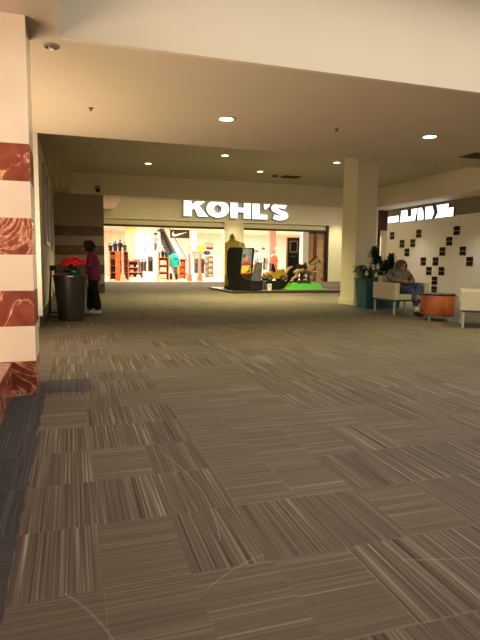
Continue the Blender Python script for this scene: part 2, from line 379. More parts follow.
# dark accent tiles on the white wall
def accent(y, z, mt):
    t = MB()
    for dy in (-.085, .085):
        for dz in (-.085, .085): t.box(13.685, 13.7, y+dy-.078, y+dy+.078, z+dz-.078, z+dz+.078)
    o = t.build('accent_tile', mt, wr)
    return o
for i, (y, z) in enumerate([(20.58, 2.43), (18.68, 2.43), (19.81, 2.05), (19.05, 2.05), (19.43, 1.67), (16.42, 2.43), (16.8, 2.05), (17.16, 1.67), (16.04, 1.67), (15.66, 1.29),
              (18.3, 1.29), (17.54, 1.29), (17.92, .91), (17.16, .91), (17.54, .53), (17.54, .15), (14.5, 1.67), (14.14, 1.29)][:16]):
    accent(y, z, 'bronzetile' if i in (0, 1, 2, 3) else 'darktile')

# ---------------------------------------------------------------- ceiling fittings
def downlight(x, y, z, power, label, rad=.1, ang=125):
    t = thing('recessed_downlight', label, 'ceiling light', (x, y, z))
    MB().strip([(rad*1.18*math.cos(a), rad*1.18*math.sin(a)) for a in [2*math.pi*k/24 for k in range(24)]],
               [(rad*math.cos(a), rad*math.sin(a)) for a in [2*math.pi*k/24 for k in range(24)]], lambda p, d: (p[0], p[1], d), -.012, 0).build('trim_ring', 'chrome', t)
    MB().lathe(0, 0, [(rad, -.004), (rad, 0)], 24).build('lens', 'lampdisc', t)
    s = spot('downlight_lamp', (0, 0, -.03), power, YG, ang, .9, rad=.09); s.parent = t
    return t
downlight(2.05, 7.1, ZN, 190, 'brightest round recessed downlight in the low ceiling left of centre', .10)
downlight(5.25, 7.0, ZN, 340, 'round recessed downlight in the low ceiling at upper right, beside the vent', .10, 165)
downlight(4.41, 15.39, ZF, 1300, 'round recessed downlight in the far ceiling above the store sign', .105)
downlight(8.0, 15.2, ZF, 800, 'round recessed downlight in the far ceiling just left of the square column', .105)
downlight(2.43, 17.5, ZF, 480, 'leftmost round recessed downlight, in the far ceiling near the bulkhead', .105)
downlight(6.31, 17.6, ZF, 1700, 'small round recessed downlight near the far bulkhead above the sign apostrophe', .105)
downlight(8.45, 6.9, ZN, 420, 'round recessed downlight in the low ceiling beyond the vent, past the right edge', .10, 165)
for x, y, z, l in [(-.13, 5.32, ZN, 'unlit recessed spotlight with a round ring beside the striped pillar top')]:
    t = thing('recessed_spotlight', l, 'ceiling light', (x, y, z))
    MB().strip([(.07*math.cos(a), .07*math.sin(a)) for a in [2*math.pi*k/20 for k in range(20)]], [(.052*math.cos(a), .052*math.sin(a)) for a in [2*math.pi*k/20 for k in range(20)]], lambda p, d: (p[0], p[1], d), -.01, 0).build('trim_ring', 'chrome', t)
    MB().lathe(0, 0, [(.05, -.004), (.05, 0)], 20).build('recess', 'base', t)
    MB().lathe(0, 0, [(.022, -.03), (.026, -.004)], 16).build('bulb', 'trim', t)
def sprinkler(x, y, z, label):
    t = thing('fire_sprinkler', label, 'sprinkler', (x, y, z), group=None)
    MB().lathe(0, 0, [(.028, -.008), (.035, 0)], 16).build('escutcheon', 'base', t)
    MB().lathe(0, 0, [(.008, -.028), (.010, -.008)], 10).lathe(0, 0, [(.018, -.033), (.018, -.028)], 12).build('head', 'base', t)
sprinkler(.28, 7.22, ZN, 'small sprinkler head in the tan ceiling right of the striped pillar')
sprinkler(3.72, 7.1, ZN, 'small dark sprinkler head in the low ceiling above and left of the square column')
sprinkler(.53, 15.4, ZF, 'nearer of two small sprinkler heads at the far ceiling left end')
sprinkler(.5, 18.8, ZF, 'farther of two small sprinkler heads at the far ceiling left end')
sprinkler(11.4, 14.8, ZF, 'small sprinkler head in the far ceiling right of the square column')
def vent(x, y, z, sx, sy, label):
    t = thing('ceiling_vent', label, 'vent', (x, y, z))
    MB().strip([(-sx, -sy), (sx, -sy), (sx, sy), (-sx, sy)], [(-sx+.03, -sy+.03), (sx-.03, -sy+.03), (sx-.03, sy-.03), (-sx+.03, sy-.03)], lambda p, d: (p[0], p[1], d), -.012, 0).build('frame', 'base', t)
    g = MB()
    n = int(sy*2/.05)
    for k in range(n): yy = -sy+.04+k*(2*sy-.08)/max(1, n-1); g.box(-sx+.03, sx-.03, yy-.008, yy+.008, -.010, -.002)
    g.build('louvre', 'darkframe', t)
vent(7.02, 7.9, ZN, .30, .2, 'dark louvred square vent in the low ceiling at the right edge')
vent(7.75, 18.3, ZF, .35, .25, 'dark louvred vent in the far ceiling above the right end of the sign')
t = thing('security_camera', 'dark dome security camera under the cream bulkhead at left', 'camera', (.95, 19.9, 3.72))
MB().box(-.1, .1, -.04, .098, -.02, .12, .01).build('housing', 'grey', t); MB().ell((0, -.02, -.03), (.07, .07, .07), 12).build('dome', 'black', t, True)
t = thing('smoke_detector', 'small dark dome detector in the far ceiling left of the vent', 'detector', (7.1, 18.2, ZF))
MB().lathe(0, 0, [(.05, -.07), (.1, -.05), (.12, 0)], 18).build('cover', 'base', t, True)
for k, (x, y, l) in enumerate([(-.34, 13.6, 'nearer of two dim four-lamp fittings in the narrow left ceiling strip'), (-.3, 17.6, 'farther of two dim four-lamp fittings in the narrow left ceiling strip')]):
    t = thing('ceiling_spotlight_cluster', l, 'ceiling light', (x, y, ZB))
    box('plate', 'ceil', -.17, .17, -.6, .6, -.006, 0, t)
    for dx in (-.09, .09):
        for dy in (-.4, .0, .4): MB().lathe(dx, dy, [(.03, -.02), (.035, -.006)], 12).build('lens', 'trim', t)

# ---------------------------------------------------------------- the big illuminated sign
XW = lambda p, d: (p[0], d, p[1])
def arc(cx, cz, rx, rz, a0, a1, n): return [(cx+rx*math.cos(R(a0+(a1-a0)*k/n)), cz+rz*math.sin(R(a0+(a1-a0)*k/n))) for k in range(n+1)]
def letter_parts(ch, x0, x1):
    z0, z1 = 0, .98; wd = x1-x0; P = []
    if ch == 'K':
        s_ = .46
        P = [('p', [(x0, z0), (x0+s_, z0), (x0+s_, z1), (x0, z1)]), ('p', [(x0+s_-.01, .36), (x0+s_+.17, .47), (x1-.56, z0), (x1+.04, z0), (x0+s_+.46, .60), (x1-.02, z1), (x1-.58, z1), (x0+s_-.01, .64)])]
    if ch == 'H':
        s_ = .44
        P = [('p', [(x0, z0), (x0+s_, z0), (x0+s_, .36), (x1-s_, .36), (x1-s_, z0), (x1, z0), (x1, z1), (x1-s_, z1), (x1-s_, .62), (x0+s_, .62), (x0+s_, z1), (x0, z1)])]
    if ch == 'L': P = [('p', [(x0, z0), (x1, z0), (x1, .27), (x0+.44, .27), (x0+.44, z1), (x0, z1)])]
    if ch == 'O':
        c = (x0+x1)/2
        P = [('r', arc(c, .49, wd/2, .51, 0, 345, 23), arc(c, .49, wd*.17, .24, 0, 345, 23))]
    if ch == "'": P = [('p', [(x0, .62), (x0+.12, .62), (x1, .85), (x1, z1), (x0-.02, z1), (x0-.02, .72)])]
    if ch == 'S':
        c = (x0+x1)/2; path = arc(c, .71, wd*.32, .155, 25, 250, 12)[:-1]+arc(c, .275, wd*.32, .155, 70, -155, 12)
        w_ = .135; L, Rr = [], []
        for i, p in enumerate(path):
            a = path[max(0, i-1)]; b = path[min(len(path)-1, i+1)]; dx, dz = b[0]-a[0], b[1]-a[1]; l = math.hypot(dx, dz)
            L.append((p[0]-dz/l*w_*1.1, p[1]+dx/l*w_)); Rr.append((p[0]+dz/l*w_*1.1, p[1]-dx/l*w_))
        P = [('q', L, Rr)]
    return P
def letter_mesh(ch, x0, x1, d0, d1, grow=0):
    mb = MB()
    for p in letter_parts(ch, x0-grow, x1+grow):
        if p[0] == 'p': mb.prism(p[1], XW, d0, d1)
        elif p[0] == 'r': mb.strip(p[1], p[2], XW, d0, d1)
        else:
            for i in range(len(p[1])-1): mb.prism([p[1][i], p[1][i+1], p[2][i+1], p[2][i]], XW, d0, d1)
    return mb
for ch, x0, x1, z in [('K', 6.34, 7.76, 3.87), ('O', 7.70, 9.10, 3.86), ('H', 9.20, 10.48, 3.85), ('L', 10.60, 11.56, 3.84), ("'", 11.36, 11.70, 3.83), ('S', 11.72, 13.04, 3.83)]:
    nm = 'apostrophe' if ch == "'" else 'letter ' + ch
    t = thing('sign_letter', 'glowing white ' + nm + ' of the store sign on the cream fascia', 'sign letter', (0, 31, z), group='letters of the store sign')
    t['group'] = 'letters of the store sign'
    letter_mesh(ch, x0, x1, -.20, -.17).build('letter_face', 'glowwhite', t)
    mb = letter_mesh(ch, x0, x1, -.168, 0)
    bmesh.ops.translate(mb.bm, verts=mb.bm.verts, vec=(-.035, 0, -.03)); mb.build('letter_return', 'halo', t)

# sign on the white tile wall (cut off by the bulkhead)
t = thing('wall_sign', 'bright white lit shop letters along the top of the white tile wall', 'sign', (13.7, 18.7, 2.95))
YZ = lambda p, d: (d, p[0]-18.7, p[1]-2.95)
for k, poly in enumerate([[(20.82, 3.0), (20.82, 3.27), (20.02, 3.27), (20.02, 3.0)],
        [(19.9, 2.97), (19.82, 3.46), (19.42, 3.46), (19.36, 3.17), (19.1, 3.17), (19.12, 3.46), (18.74, 3.46), (18.86, 2.97)],
        [(18.68, 2.97), (18.68, 3.46), (18.44, 3.46), (18.34, 3.32), (18.30, 3.05), (18.32, 2.97)],
        [(18.18, 2.97), (18.20, 3.46), (17.78, 3.46), (17.66, 3.19), (17.78, 2.97)],
        [(17.58, 2.97), (17.42, 3.19), (17.52, 3.46), (16.84, 3.46), (16.84, 3.35), (17.06, 3.05), (17.0, 2.97)],
        [(16.95, 2.97), (17.0, 3.05), (16.82, 3.30), (16.56, 3.30), (16.56, 2.97)]]):
    MB().prism(poly, YZ, -.10, -.085).build('letter_face', 'glowwhite', t); MB().prism([(a, b) for a, b in poly], YZ, -.084, 0).build('letter_return', 'halo', t)

# ---------------------------------------------------------------- left passage
for y0, y1, l in [(12.2, 13.9, 'nearer framed poster case on the cream left wall'), (16.2, 17.9, 'farther framed poster case on the cream left wall')]:
    t = thing('poster_case', l, 'poster', (-.56, (y0+y1)/2, 1.5))
    h = (y1-y0)/2
    MB().strip([(-h, 0), (h, 0), (h, 1.75), (-h, 1.75)], [(-h+.09, .09), (h-.09, .09), (h-.09, 1.66), (-h+.09, 1.66)], lambda p, d: (d, p[0], p[1]), 0, .06).build('frame', 'lightgrey', t)
    box('poster', 'paper', 0, .02, -h+.09, h-.09, .09, 1.66, t)
t = thing('planter_bin', 'tall tapered black-brown planter in the left passage, poinsettia on top', 'planter', (-.03, 10.86, 0))
MB().lathe(0, 0, [(.225, 0), (.24, .01), (.245, .06), (.318, .84), (.335, .845), (.335, .885), (.31, .885), (.30, .82), (.0001, .82)], 32, False).build('body', 'bin', t, True)
MB().lathe(0, 0, [(.298, .80), (.298, .822)], 28).build('soil', 'soil', t)
box('label_plate', 'trim', -.045, .045, -.340, -.334, .855, .873, t)
t = thing('poinsettia', 'red poinsettia in a dark teal pot on the tall black planter', 'potted plant', (.06, 10.84, .822))
MB().lathe(0, 0, [(.085, 0), (.12, .13), (.128, .13), (.128, .15), (.11, .15)], 20).build('pot', 'tealpot', t, True)
g = MB()
for k in range(46):
    a = random.random()*6.28; rr_ = random.uniform(.08, .24); z = random.uniform(.12, .27)
    b = (math.cos(a)*rr_*.35-.04, math.sin(a)*rr_*.35, z); g.leaf(b, (math.cos(a)*rr_*1.1-.05, math.sin(a)*rr_*1.1, z+random.uniform(-.06, .04)), .07)
g.build('leaves', 'leaf', t, True)
for (x, y, z) in [(-.21, -.08, .22), (-.13, -.02, .30), (-.06, -.12, .27), (.02, .0, .33), (.09, -.10, .27), (.16, -.02, .24), (-.14, -.16, .20), (.02, -.18, .20), (-.2, .06, .27), (-.04, .05, .33)]:
    z = .17+z*.62; q = MB(); ax = Vector((x*2.2, -.55+y, .75)).normalized(); e1 = ax.cross(Vector((1, 0, 0))).normalized(); e2 = ax.cross(e1)
    c = Vector((x, y, z))
    for k in range(7): a = k*6.28/7+x*9; q.leaf(c, c+(e1*math.cos(a)+e2*math.sin(a))*.075-ax*.012, .05, up=ax, bend=.1)
    for k in range(5): a = k*6.28/5+1; q.leaf(c+ax*.012, c+ax*.03+(e1*math.cos(a)+e2*math.sin(a))*.05, .04, up=ax)
    q.build('flower', 'red', t, True)
t = thing('folding_sign', 'black folding floor sign leaning at the left wall behind the planter', 'floor sign', (-.40, 11.9, 0))
for s_ in (-1, 1):
    MB().tube([(-.08, s_*.42, 0), (-.02, s_*.03, .98)], .018, 6).tube([(.12, s_*.42, 0), (.06, s_*.03, .98)], .018, 6).tube([(-.08, s_*.42, .02), (.12, s_*.42, .02)], .014, 6).build('leg_frame', 'black', t)
MB().box(-.05, .1, -.06, .06, .95, 1.06, .01).build('hinge', 'black', t)
MB().prism([(-.2, .15), (.2, .15), (.13, .6), (-.13, .6)], lambda p, d: (d, p[0], p[1]), .0, .015).build('panel', 'paper', t)
MB().box(.09, .13, -.36, -.30, .1, .32, .005).build('blue_glint', 'blue', t)  # blue glint on the dark leg, put in as a small coloured block

# ---------------------------------------------------------------- people
def hand_nodes(N, E, root, p, d, side, up, r=.0085, L=.085):
    """palm + five fingers. p wrist, d finger direction, side = thumb side"""
    p = Vector(p); d = Vector(d).normalized(); side = Vector(side).normalized(); up = Vector(up).normalized()
    N[root+'_w'] = (p, .026); N[root+'_p'] = (p+d*.05, .030)
    E += [(root+'_w', root+'_p')]
    for i, (o, l) in enumerate([(.030, .8), (.011, 1), (-.009, .93), (-.028, .72)]):
        a = p+d*.085+side*o; b = a+d*L*.5*l; c = b+(d*.6+up*-.8).normalized()*L*.5*l
        for nm, q, rad in (('a', a, r*1.15), ('b', b, r), ('c', c, r*.85)): N[f'{root}_f{i}{nm}'] = (q, rad)
        E += [(root+'_p', f'{root}_f{i}a'), (f'{root}_f{i}a', f'{root}_f{i}b'), (f'{root}_f{i}b', f'{root}_f{i}c')]
    a = p+d*.03+side*.035; b = a+(side*.6+d*.8).normalized()*.045; c = b+(d*.9-up*.3).normalized()*.03
    for nm, q, rad in (('a', a, r*1.3), ('b', b, r*1.1), ('c', c, r*.9)): N[root+'_t'+nm] = (q, rad)
    E += [(root+'_p', root+'_ta'), (root+'_ta', root+'_tb'), (root+'_tb', root+'_tc')]
def head_on(mb, c, face, tilt=0, sc=1):
    """head ellipsoid with nose, brow, chin, lips and ears, looking along face (xy angle)"""
    Rm = Matrix.Rotation(face, 4, 'Z') @ Matrix.Rotation(tilt, 4, 'Y')
    def add(off, r, n=12): mb.ell(Vector(c)+(Rm @ Vector([o*sc for o in off])), [q*sc for q in r], n, Rm)
    add((0, 0, .015), (.098, .076, .105), 18); add((.03, 0, -.055), (.066, .056, .062), 14); add((.098, 0, -.012), (.020, .014, .026), 8)
    add((.085, 0, -.052), (.016, .026, .009), 8); add((.075, 0, -.095), (.024, .026, .02), 8); add((.080, 0, .03), (.018, .055, .012), 8)
    for s_ in (-1, 1): add((-.005, s_*.078, -.01), (.020, .010, .032), 8)
def eyes(c, face, tilt, par, sc=1):
    Rm = Matrix.Rotation(face, 4, 'Z') @ Matrix.Rotation(tilt, 4, 'Y'); q = MB()
    for s_ in (-1, 1): MB().ell(Vector(c)+(Rm @ Vector((.090*sc, s_*.032*sc, .008*sc))), (.011, .013, .008), 8, Rm).build('eye', 'black', par, True)

# the standing woman, facing left, tending the poinsettia
t = thing('person', 'standing person in magenta sweater and black trousers tending the red poinsettia', 'person', (.45, 12.0, 0))
def P_(x, y, z): return Vector((x, y, z))
N = {'pel': (P_(0, 0, .86), .12)}; E = []
N.update(wst=(P_(-.005, 0, 1.0), .105), chs=(P_(-.02, 0, 1.2), .115), shl=(P_(-.03, 0, 1.29), .09), nck=(P_(-.065, 0, 1.36), .045), nk2=(P_(-.105, 0, 1.41), .045))
E += [('pel', 'wst'), ('wst', 'chs'), ('chs', 'shl'), ('shl', 'nck'), ('nck', 'nk2')]
for s_, n_ in ((-1, 'r'), (1, 'l')):
    dx = .085 if s_ < 0 else -.075
    N.update({n_+'hp': (P_(0, s_*.085, .80), .09), n_+'kn': (P_(-.02+dx*.6, s_*.09, .46), .055), n_+'an': (P_(dx, s_*.09, .10), .035), n_+'ft': (P_(dx-.05, s_*.09, .05), .032), n_+'to': (P_(dx-.15, s_*.09, .035), .026)})
    E += [('pel', n_+'hp'), (n_+'hp', n_+'kn'), (n_+'kn', n_+'an'), (n_+'an', n_+'ft'), (n_+'ft', n_+'to')]
    N.update({n_+'sh': (P_(-.03, s_*.155, 1.29), .052), n_+'el': (P_(-.05, s_*.20, 1.05), .038)})
    hx = P_(-.215, s_*.13-.02, 1.06)
    E += [('shl', n_+'sh'), (n_+'sh', n_+'el'), (n_+'el', n_+'h_w')]
    hand_nodes(N, E, n_+'h', hx, (-1, -.4, .1), (0, -s_, .2), (0, 0, 1), L=.07)
mb = skin(N, E, 1); head_on(mb, (-.135, 0, 1.465), math.pi, -.35); mb.build('body', 'skin_dark', t, True)
eyes((-.135, 0, 1.465), math.pi, -.35, t)
q = MB()
q.ell((-.09, 0, 1.48), (.12, .125, .115), 16)
for k in range(60):
    a = random.random()*6.28; e_ = random.uniform(-.7, 1.4)
    v = Vector((math.cos(a)*math.cos(e_)*.125, math.sin(a)*math.cos(e_)*.125, math.sin(e_)*.115))
    if v.x < -.06 and v.z < .05: continue
    q.ell(Vector((-.09, 0, 1.475))+v, (.03, .03, .028), 6)
for z in (1.42, 1.39): q.ell((-.045, 0, z), (.08, .10, .06), 10)
q.build('hair', 'hair', t, True)
N = {'pel': (P_(.01, 0, .73), (.18, .17)), 'wst': (P_(.01, 0, 1.0), .16), 'chs': (P_(-.01, 0, 1.18), .165), 'shl': (P_(-.02, 0, 1.29), .13), 'nck': (P_(-.05, 0, 1.36), .062)}
E = [('pel', 'wst'), ('wst', 'chs'), ('chs', 'shl'), ('shl', 'nck')]
for s_, n_ in ((-1, 'r'), (1, 'l')):
    N.update({n_+'sh': (P_(-.03, s_*.165, 1.285), .075), n_+'el': (P_(-.05, s_*.205, 1.05), .058), n_+'wr': (P_(-.19, s_*.135-.015, 1.055), .042)})
    E += [('shl', n_+'sh'), (n_+'sh', n_+'el'), (n_+'el', n_+'wr')]
mb = skin(N, E, 1); mb.loft([[(.005+a*math.cos(k*6.2832/24), b*math.sin(k*6.2832/24), z) for k in range(24)] for a, b, z in ((.145, .19, .745), (.155, .20, .76), (.155, .195, .85), (.145, .175, .95), (.13, .16, 1.05))])
mb.build('sweater', 'magenta', t, True)
N = {'pel': (P_(0, 0, .85), .12)}; E = []
for s_, n_ in ((-1, 'r'), (1, 'l')):
    dx = .085 if s_ < 0 else -.075
    N.update({n_+'hp': (P_(0, s_*.085, .72), .10), n_+'kn': (P_(-.02+dx*.6, s_*.09, .46), .085), n_+'an': (P_(dx, s_*.09, .07), .115)})
    E += [('pel', n_+'hp'), (n_+'hp', n_+'kn'), (n_+'kn', n_+'an')]
skin(N, E, 1).build('trousers', 'blackcloth', t, True)
for s_ in (-1, 1):
    dx = .085 if s_ < 0 else -.075
    MB().box(dx-.20, dx+.07, s_*.09-.045, s_*.09+.045, 0, .075, .025).build('shoe', 'whiteshoe', t, True)

# ---------------------------------------------------------------- seating corner
def armchair(label, loc, rz):
    """local frame: faces -Y, 0.9 wide, 1.0 deep"""
    t = thing('lounge_armchair', label, 'armchair', loc, rz)
    for x0, x1 in ((-.45, -.32), (.32, .45)): box('arm', 'upholstery', x0, x1, -.5, .5, .34, .73, t, .015)
    box('backrest', 'upholstery', -.32, .32, .34, .5, .34, .88, t, .015)
    box('seat', 'upholstery', -.32, .32, -.49, .34, .34, .47, t, .02)
    box('rail', 'chairbase', -.43, .43, -.46, .46, .305, .34, t)
    for x in (-.41, .41):
        for y in (-.44, .44): box('leg', 'lightgrey', x-.02, x+.02, y-.02, y+.02, 0, .305, t)
    return t
armchair('grey-beige lounge armchair with the seated person in it, beside the teal planter', (7.46, 10.78, 0), R(-3))
armchair('grey-beige lounge armchair at the right edge beyond the orange drum table, empty', (7.45, 7.97, 0), R(-128)).scale = (1, 1, .95)
t = thing('drum_table', 'round orange wood drum table with black top between the armchairs', 'side table', (7.29, 9.2, 0))
MB().lathe(0, 0, [(.335, .13), (.34, .14), (.34, .52), (.335, .53)], 40).build('body', 'orange', t, True)
MB().lathe(0, 0, [(.352, .53), (.356, .54), (.356, .555), (.352, .56)], 40).build('tabletop', 'tabletop', t, True)
MB().lathe(0, 0, [(.325, .11), (.325, .13)], 40).build('rail', 'chairbase', t)
for k in range(4):
    a = R(20+90*k); MB().box(-.018, .018, -.018, .018, 0, .12).build('leg', 'lightgrey', t, loc=(0, 0, 0)).location = (.28*math.cos(a), .28*math.sin(a), 0)
t = thing('trough_planter', 'long tapered teal trough planter in front of the square column', 'planter', (7.74, 12.15, 0))
def rect(w, d, z): return [(-w, -d, z), (w, -d, z), (w, d, z), (-w, d, z)]
MB().loft([rect(.50, .22, 0), rect(.55, .29, .74), rect(.57, .31, .74), rect(.57, .31, .79), rect(.52, .26, .79), rect(.51, .25, .72)], True).build('trough', 'teal', t)
MB().loft([rect(.505, .245, .70), rect(.505, .245, .735)]).build('soil', 'soil', t)
t = thing('peace_lily', 'low drooping peace lily with pale flowers at left of teal planter', 'plant', (7.40, 12.08, .735))
t.scale = (1.15, 1.15, 1.15)
g = MB()
for k in range(120):
    a = random.random()*6.28; L = random.uniform(.2, .42); z = random.uniform(.10, .34)
    mid = (math.cos(a)*L*.4, math.sin(a)*L*.4*.8, z); tip = (math.cos(a)*L*1.05-.03, math.sin(a)*L*.8, z-random.uniform(-.02, .18))
    g.leaf(mid, tip, .12, bend=.12); g.tube([(math.cos(a)*.03, math.sin(a)*.03, 0), mid], .004, 4)
g.build('foliage', 'leaf2', t, True)
for (x, y, z) in [(-.02, -.22, .28), (-.18, -.2, .14), (.02, -.26, .12), (-.12, -.15, .3), (.1, -.2, .3)]:
    MB().leaf((x, y, z-.04), (x-.03, y-.02, z+.09), .085, up=Vector((0, 1, 0)), bend=.1).tube([(0, 0, 0), (x, y, z-.04)], .004, 4).build('flower', 'paleflower', t, True)
t = thing('dragon_plant', 'tall dark green rosette plant behind the peace lily in teal planter', 'plant', (7.86, 12.15, .735))
t.scale = (1.12, 1.0, 1.12)
g = MB(); stems = [(-.26, 0, .66), (.17, -.05, .50), (-.10, .08, .44), (.24, .05, .36), (.03, -.1, .34), (-.16, -.1, .34), (-.20, .04, .50)]
for sx, sy, sh in stems:
    for k in range(44):
        a = k*2.4; e_ = R(-5+80*(k/44)); L = random.uniform(.16, .25); z = sh-.14+.18*k/44
        b = Vector((sx, sy, z)); g.leaf(b, b+Vector((math.cos(a)*math.cos(e_)*L, math.sin(a)*math.cos(e_)*L, math.sin(e_)*L*.6)), .10, bend=.15)
for k in range(20):
    x = random.uniform(-.35, .2); y = random.uniform(-.16, .1); g.leaf((x*.6, y, 0), (x+random.uniform(-.06, .06), y-.05, random.uniform(.3, .48)), .05, bend=.06)
g.build('foliage', 'leaf', t, True)
for sx, sy, sh in stems: MB().tube([(sx*.5, sy, 0), (sx, sy, sh)], .016, 8).build('stem', 'soil', t, True)

# the seated man
t = thing('person', 'seated person in grey jacket, hood and blue jeans, legs crossed in the armchair', 'person', (7.46, 10.8, 0))
K = {}
N = {'pel': (P_(-.02, .02, .58), .13)}; E = []
N.update(wst=(P_(-.02, .06, .72), .125), chs=(P_(-.01, .08, .90), .135), shl=(P_(0, .07, .99), .10), nck=(P_(.01, .04, 1.04), .052), nk2=(P_(.015, .02, 1.08), .05))
E += [('pel', 'wst'), ('wst', 'chs'), ('chs', 'shl'), ('shl', 'nck'), ('nck', 'nk2')]
legs = {'r': [(-.10, -.02, .56), (.06, -.44, .56), (.02, -.66, .12), (.01, -.70, .06), (-.01, -.82, .045)],
        'l': [(.10, -.02, .60), (.24, -.44, .66), (.06, -.60, .42), (.0, -.66, .36), (-.06, -.74, .32)]}
for n_, p in legs.items():
    for nm, q, rd in zip(('hp', 'kn', 'an', 'ft', 'to'), p, (.10, .065, .04, .036, .028)): N[n_+nm] = (Vector(q), rd)
    E += [('pel', n_+'hp'), (n_+'hp', n_+'kn'), (n_+'kn', n_+'an'), (n_+'an', n_+'ft'), (n_+'ft', n_+'to')]
arms = {'r': [(-.19, .07, .97), (-.29, -.04, .80), (-.08, -.22, .76)], 'l': [(.19, .07, .97), (.28, -.04, .80), (.19, -.23, .76)]}
for n_, p in arms.items():
    N[n_+'sh'] = (Vector(p[0]), .058); N[n_+'el'] = (Vector(p[1]), .042)
    E += [('shl', n_+'sh'), (n_+'sh', n_+'el'), (n_+'el', n_+'h_w')]
    hand_nodes(N, E, n_+'h', p[2], ((1 if n_ == 'r' else -1), -.5, -.1), (0, 0, 1), (0, -1, .3))
mb = skin(N, E, 1); HC = (.0, -.04, 1.11); FA = R(-88); head_on(mb, HC, FA, .2, 1.0); mb.build('body', 'skin', t, True); eyes(HC, FA, .12, t)
N = {'pel': (P_(-.02, .04, .62), .18), 'wst': (P_(-.03, -.05, .75), .225), 'chs': (P_(-.03, .05, .89), .22), 'shl': (P_(0, .06, .99), .155), 'nck': (P_(.01, .04, 1.045), .09)}
E = [('pel', 'wst'), ('wst', 'chs'), ('chs', 'shl'), ('shl', 'nck')]
for n_, p in arms.items():
    N.update({n_+'sh': (Vector(p[0]), .105), n_+'el': (Vector(p[1]), .092), n_+'wr': (Vector(p[2]), .06)})
    E += [('shl', n_+'sh'), (n_+'sh', n_+'el'), (n_+'el', n_+'wr')]
skin(N, E, 1).build('jacket', 'jacket', t, True)
# hood: a shell open at the face
q = MB(); g2 = bmesh.ops.create_uvsphere(q.bm, u_segments=20, v_segments=14, radius=1)
bmesh.ops.transform(q.bm, matrix=Matrix.Translation((.0, -.01, 1.112)) @ Matrix.Rotation(FA, 4, 'Z') @ Matrix.Diagonal((.150, .140, .158, 1)), verts=g2['verts'])
fd = Vector((math.cos(FA), math.sin(FA), -.32)).normalized()
dele = [fc for fc in q.bm.faces if (fc.calc_center_median()-Vector((.0, 0, 1.12))).normalized().dot(fd) > .76]
bmesh.ops.delete(q.bm, geom=dele, context='FACES')
hd = q.build('hood', 'hood', t, True); sm = hd.modifiers.new('solid', 'SOLIDIFY'); sm.thickness = .014
MB().tube([Vector((.02, 0, 1.03))+Vector((.10*math.cos(a), .09*math.sin(a), .01)) for a in [k*6.2832/16 for k in range(17)]], .032, 8).build('collar', 'jacket', t, True)
N = {'pel': (P_(-.02, .0, .575), .155)}; E = []
for n_, p in legs.items():
    N.update({n_+'hp': (Vector(p[0]), .115), n_+'kn': (Vector(p[1]), .092), n_+'an': (Vector(p[2])+Vector((0, .02, .05 if n_ == 'r' else 0)), .072)})
    E += [('pel', n_+'hp'), (n_+'hp', n_+'kn'), (n_+'kn', n_+'an')]
skin(N, E, 1).build('jeans', 'denim', t, True)
MB().tube([(.02, -.66, .07), (.02, -.65, .20)], .045, 10).build('sock', 'sock', t, True)
for n_, dz in (('r', 0), ('l', .29)):
    p = legs[n_]; MB().box(p[3][0]-.05, p[3][0]+.05, p[3][1]-.19, p[3][1]+.09, dz, dz+.09, .03).build('shoe', 'blackshoe', t, True)

# ---------------------------------------------------------------- coin rides on their platform
PZ = .09
tag(box('ride_platform', 'platform', 5.75, 10.35, 18.95, 22.5, 0, PZ, None, .01), 'low dark red-brown board platform under the coin rides', 'platform')
# yellow machine
t = thing('yellow_ride_cabinet', 'tall gold-yellow arched machine with a knob on top at left of platform', 'coin machine', (6.52, 21.3, PZ), R(-20))
prof = [(-.36, .1), (.36, .1), (.36, 1.72)] + arc(0.1, 1.72, .26, .25, 0, 90, 6)[1:] + [(-.2, 1.95), (-.36, 1.88)]
MB().prism(prof, XW, -.36, .36).build('body', 'yellow', t, True)
box('plinth', 'black', -.38, .38, -.39, .39, 0, .1, t)
MB().prism([(-.2, .35), (.2, .35), (.2, 1.45)] + arc(0, 1.45, .2, .26, 0, 180, 8)[1:-1] + [(-.2, 1.45)], XW, -.375, -.362).build('front_panel', 'brownwood', t)
MB().ell((.34, 0, 1.60), (.17, .34, .34), 16).build('bulged_side', 'yellow', t, True)
box('pale_stripe', 'paleflower', .24, .318, -.365, -.30, 1.05, 1.9, t)
MB().ell((.44, -.12, 1.72), (.05, .06, .08), 10).build('lamp', 'yellowprint', t, True)
MB().lathe(-.08, 0, [(.20, 1.90), (.18, 1.98), (.13, 2.04), (.10, 2.08), (.06, 2.12), (.08, 2.16), (.08, 2.22), (.04, 2.27), (.0001, 2.28)], 18, False).tube([(-.20, 0, 2.12), (.05, 0, 2.12)], .035, 8).build('top_knob', 'yellow', t, True)
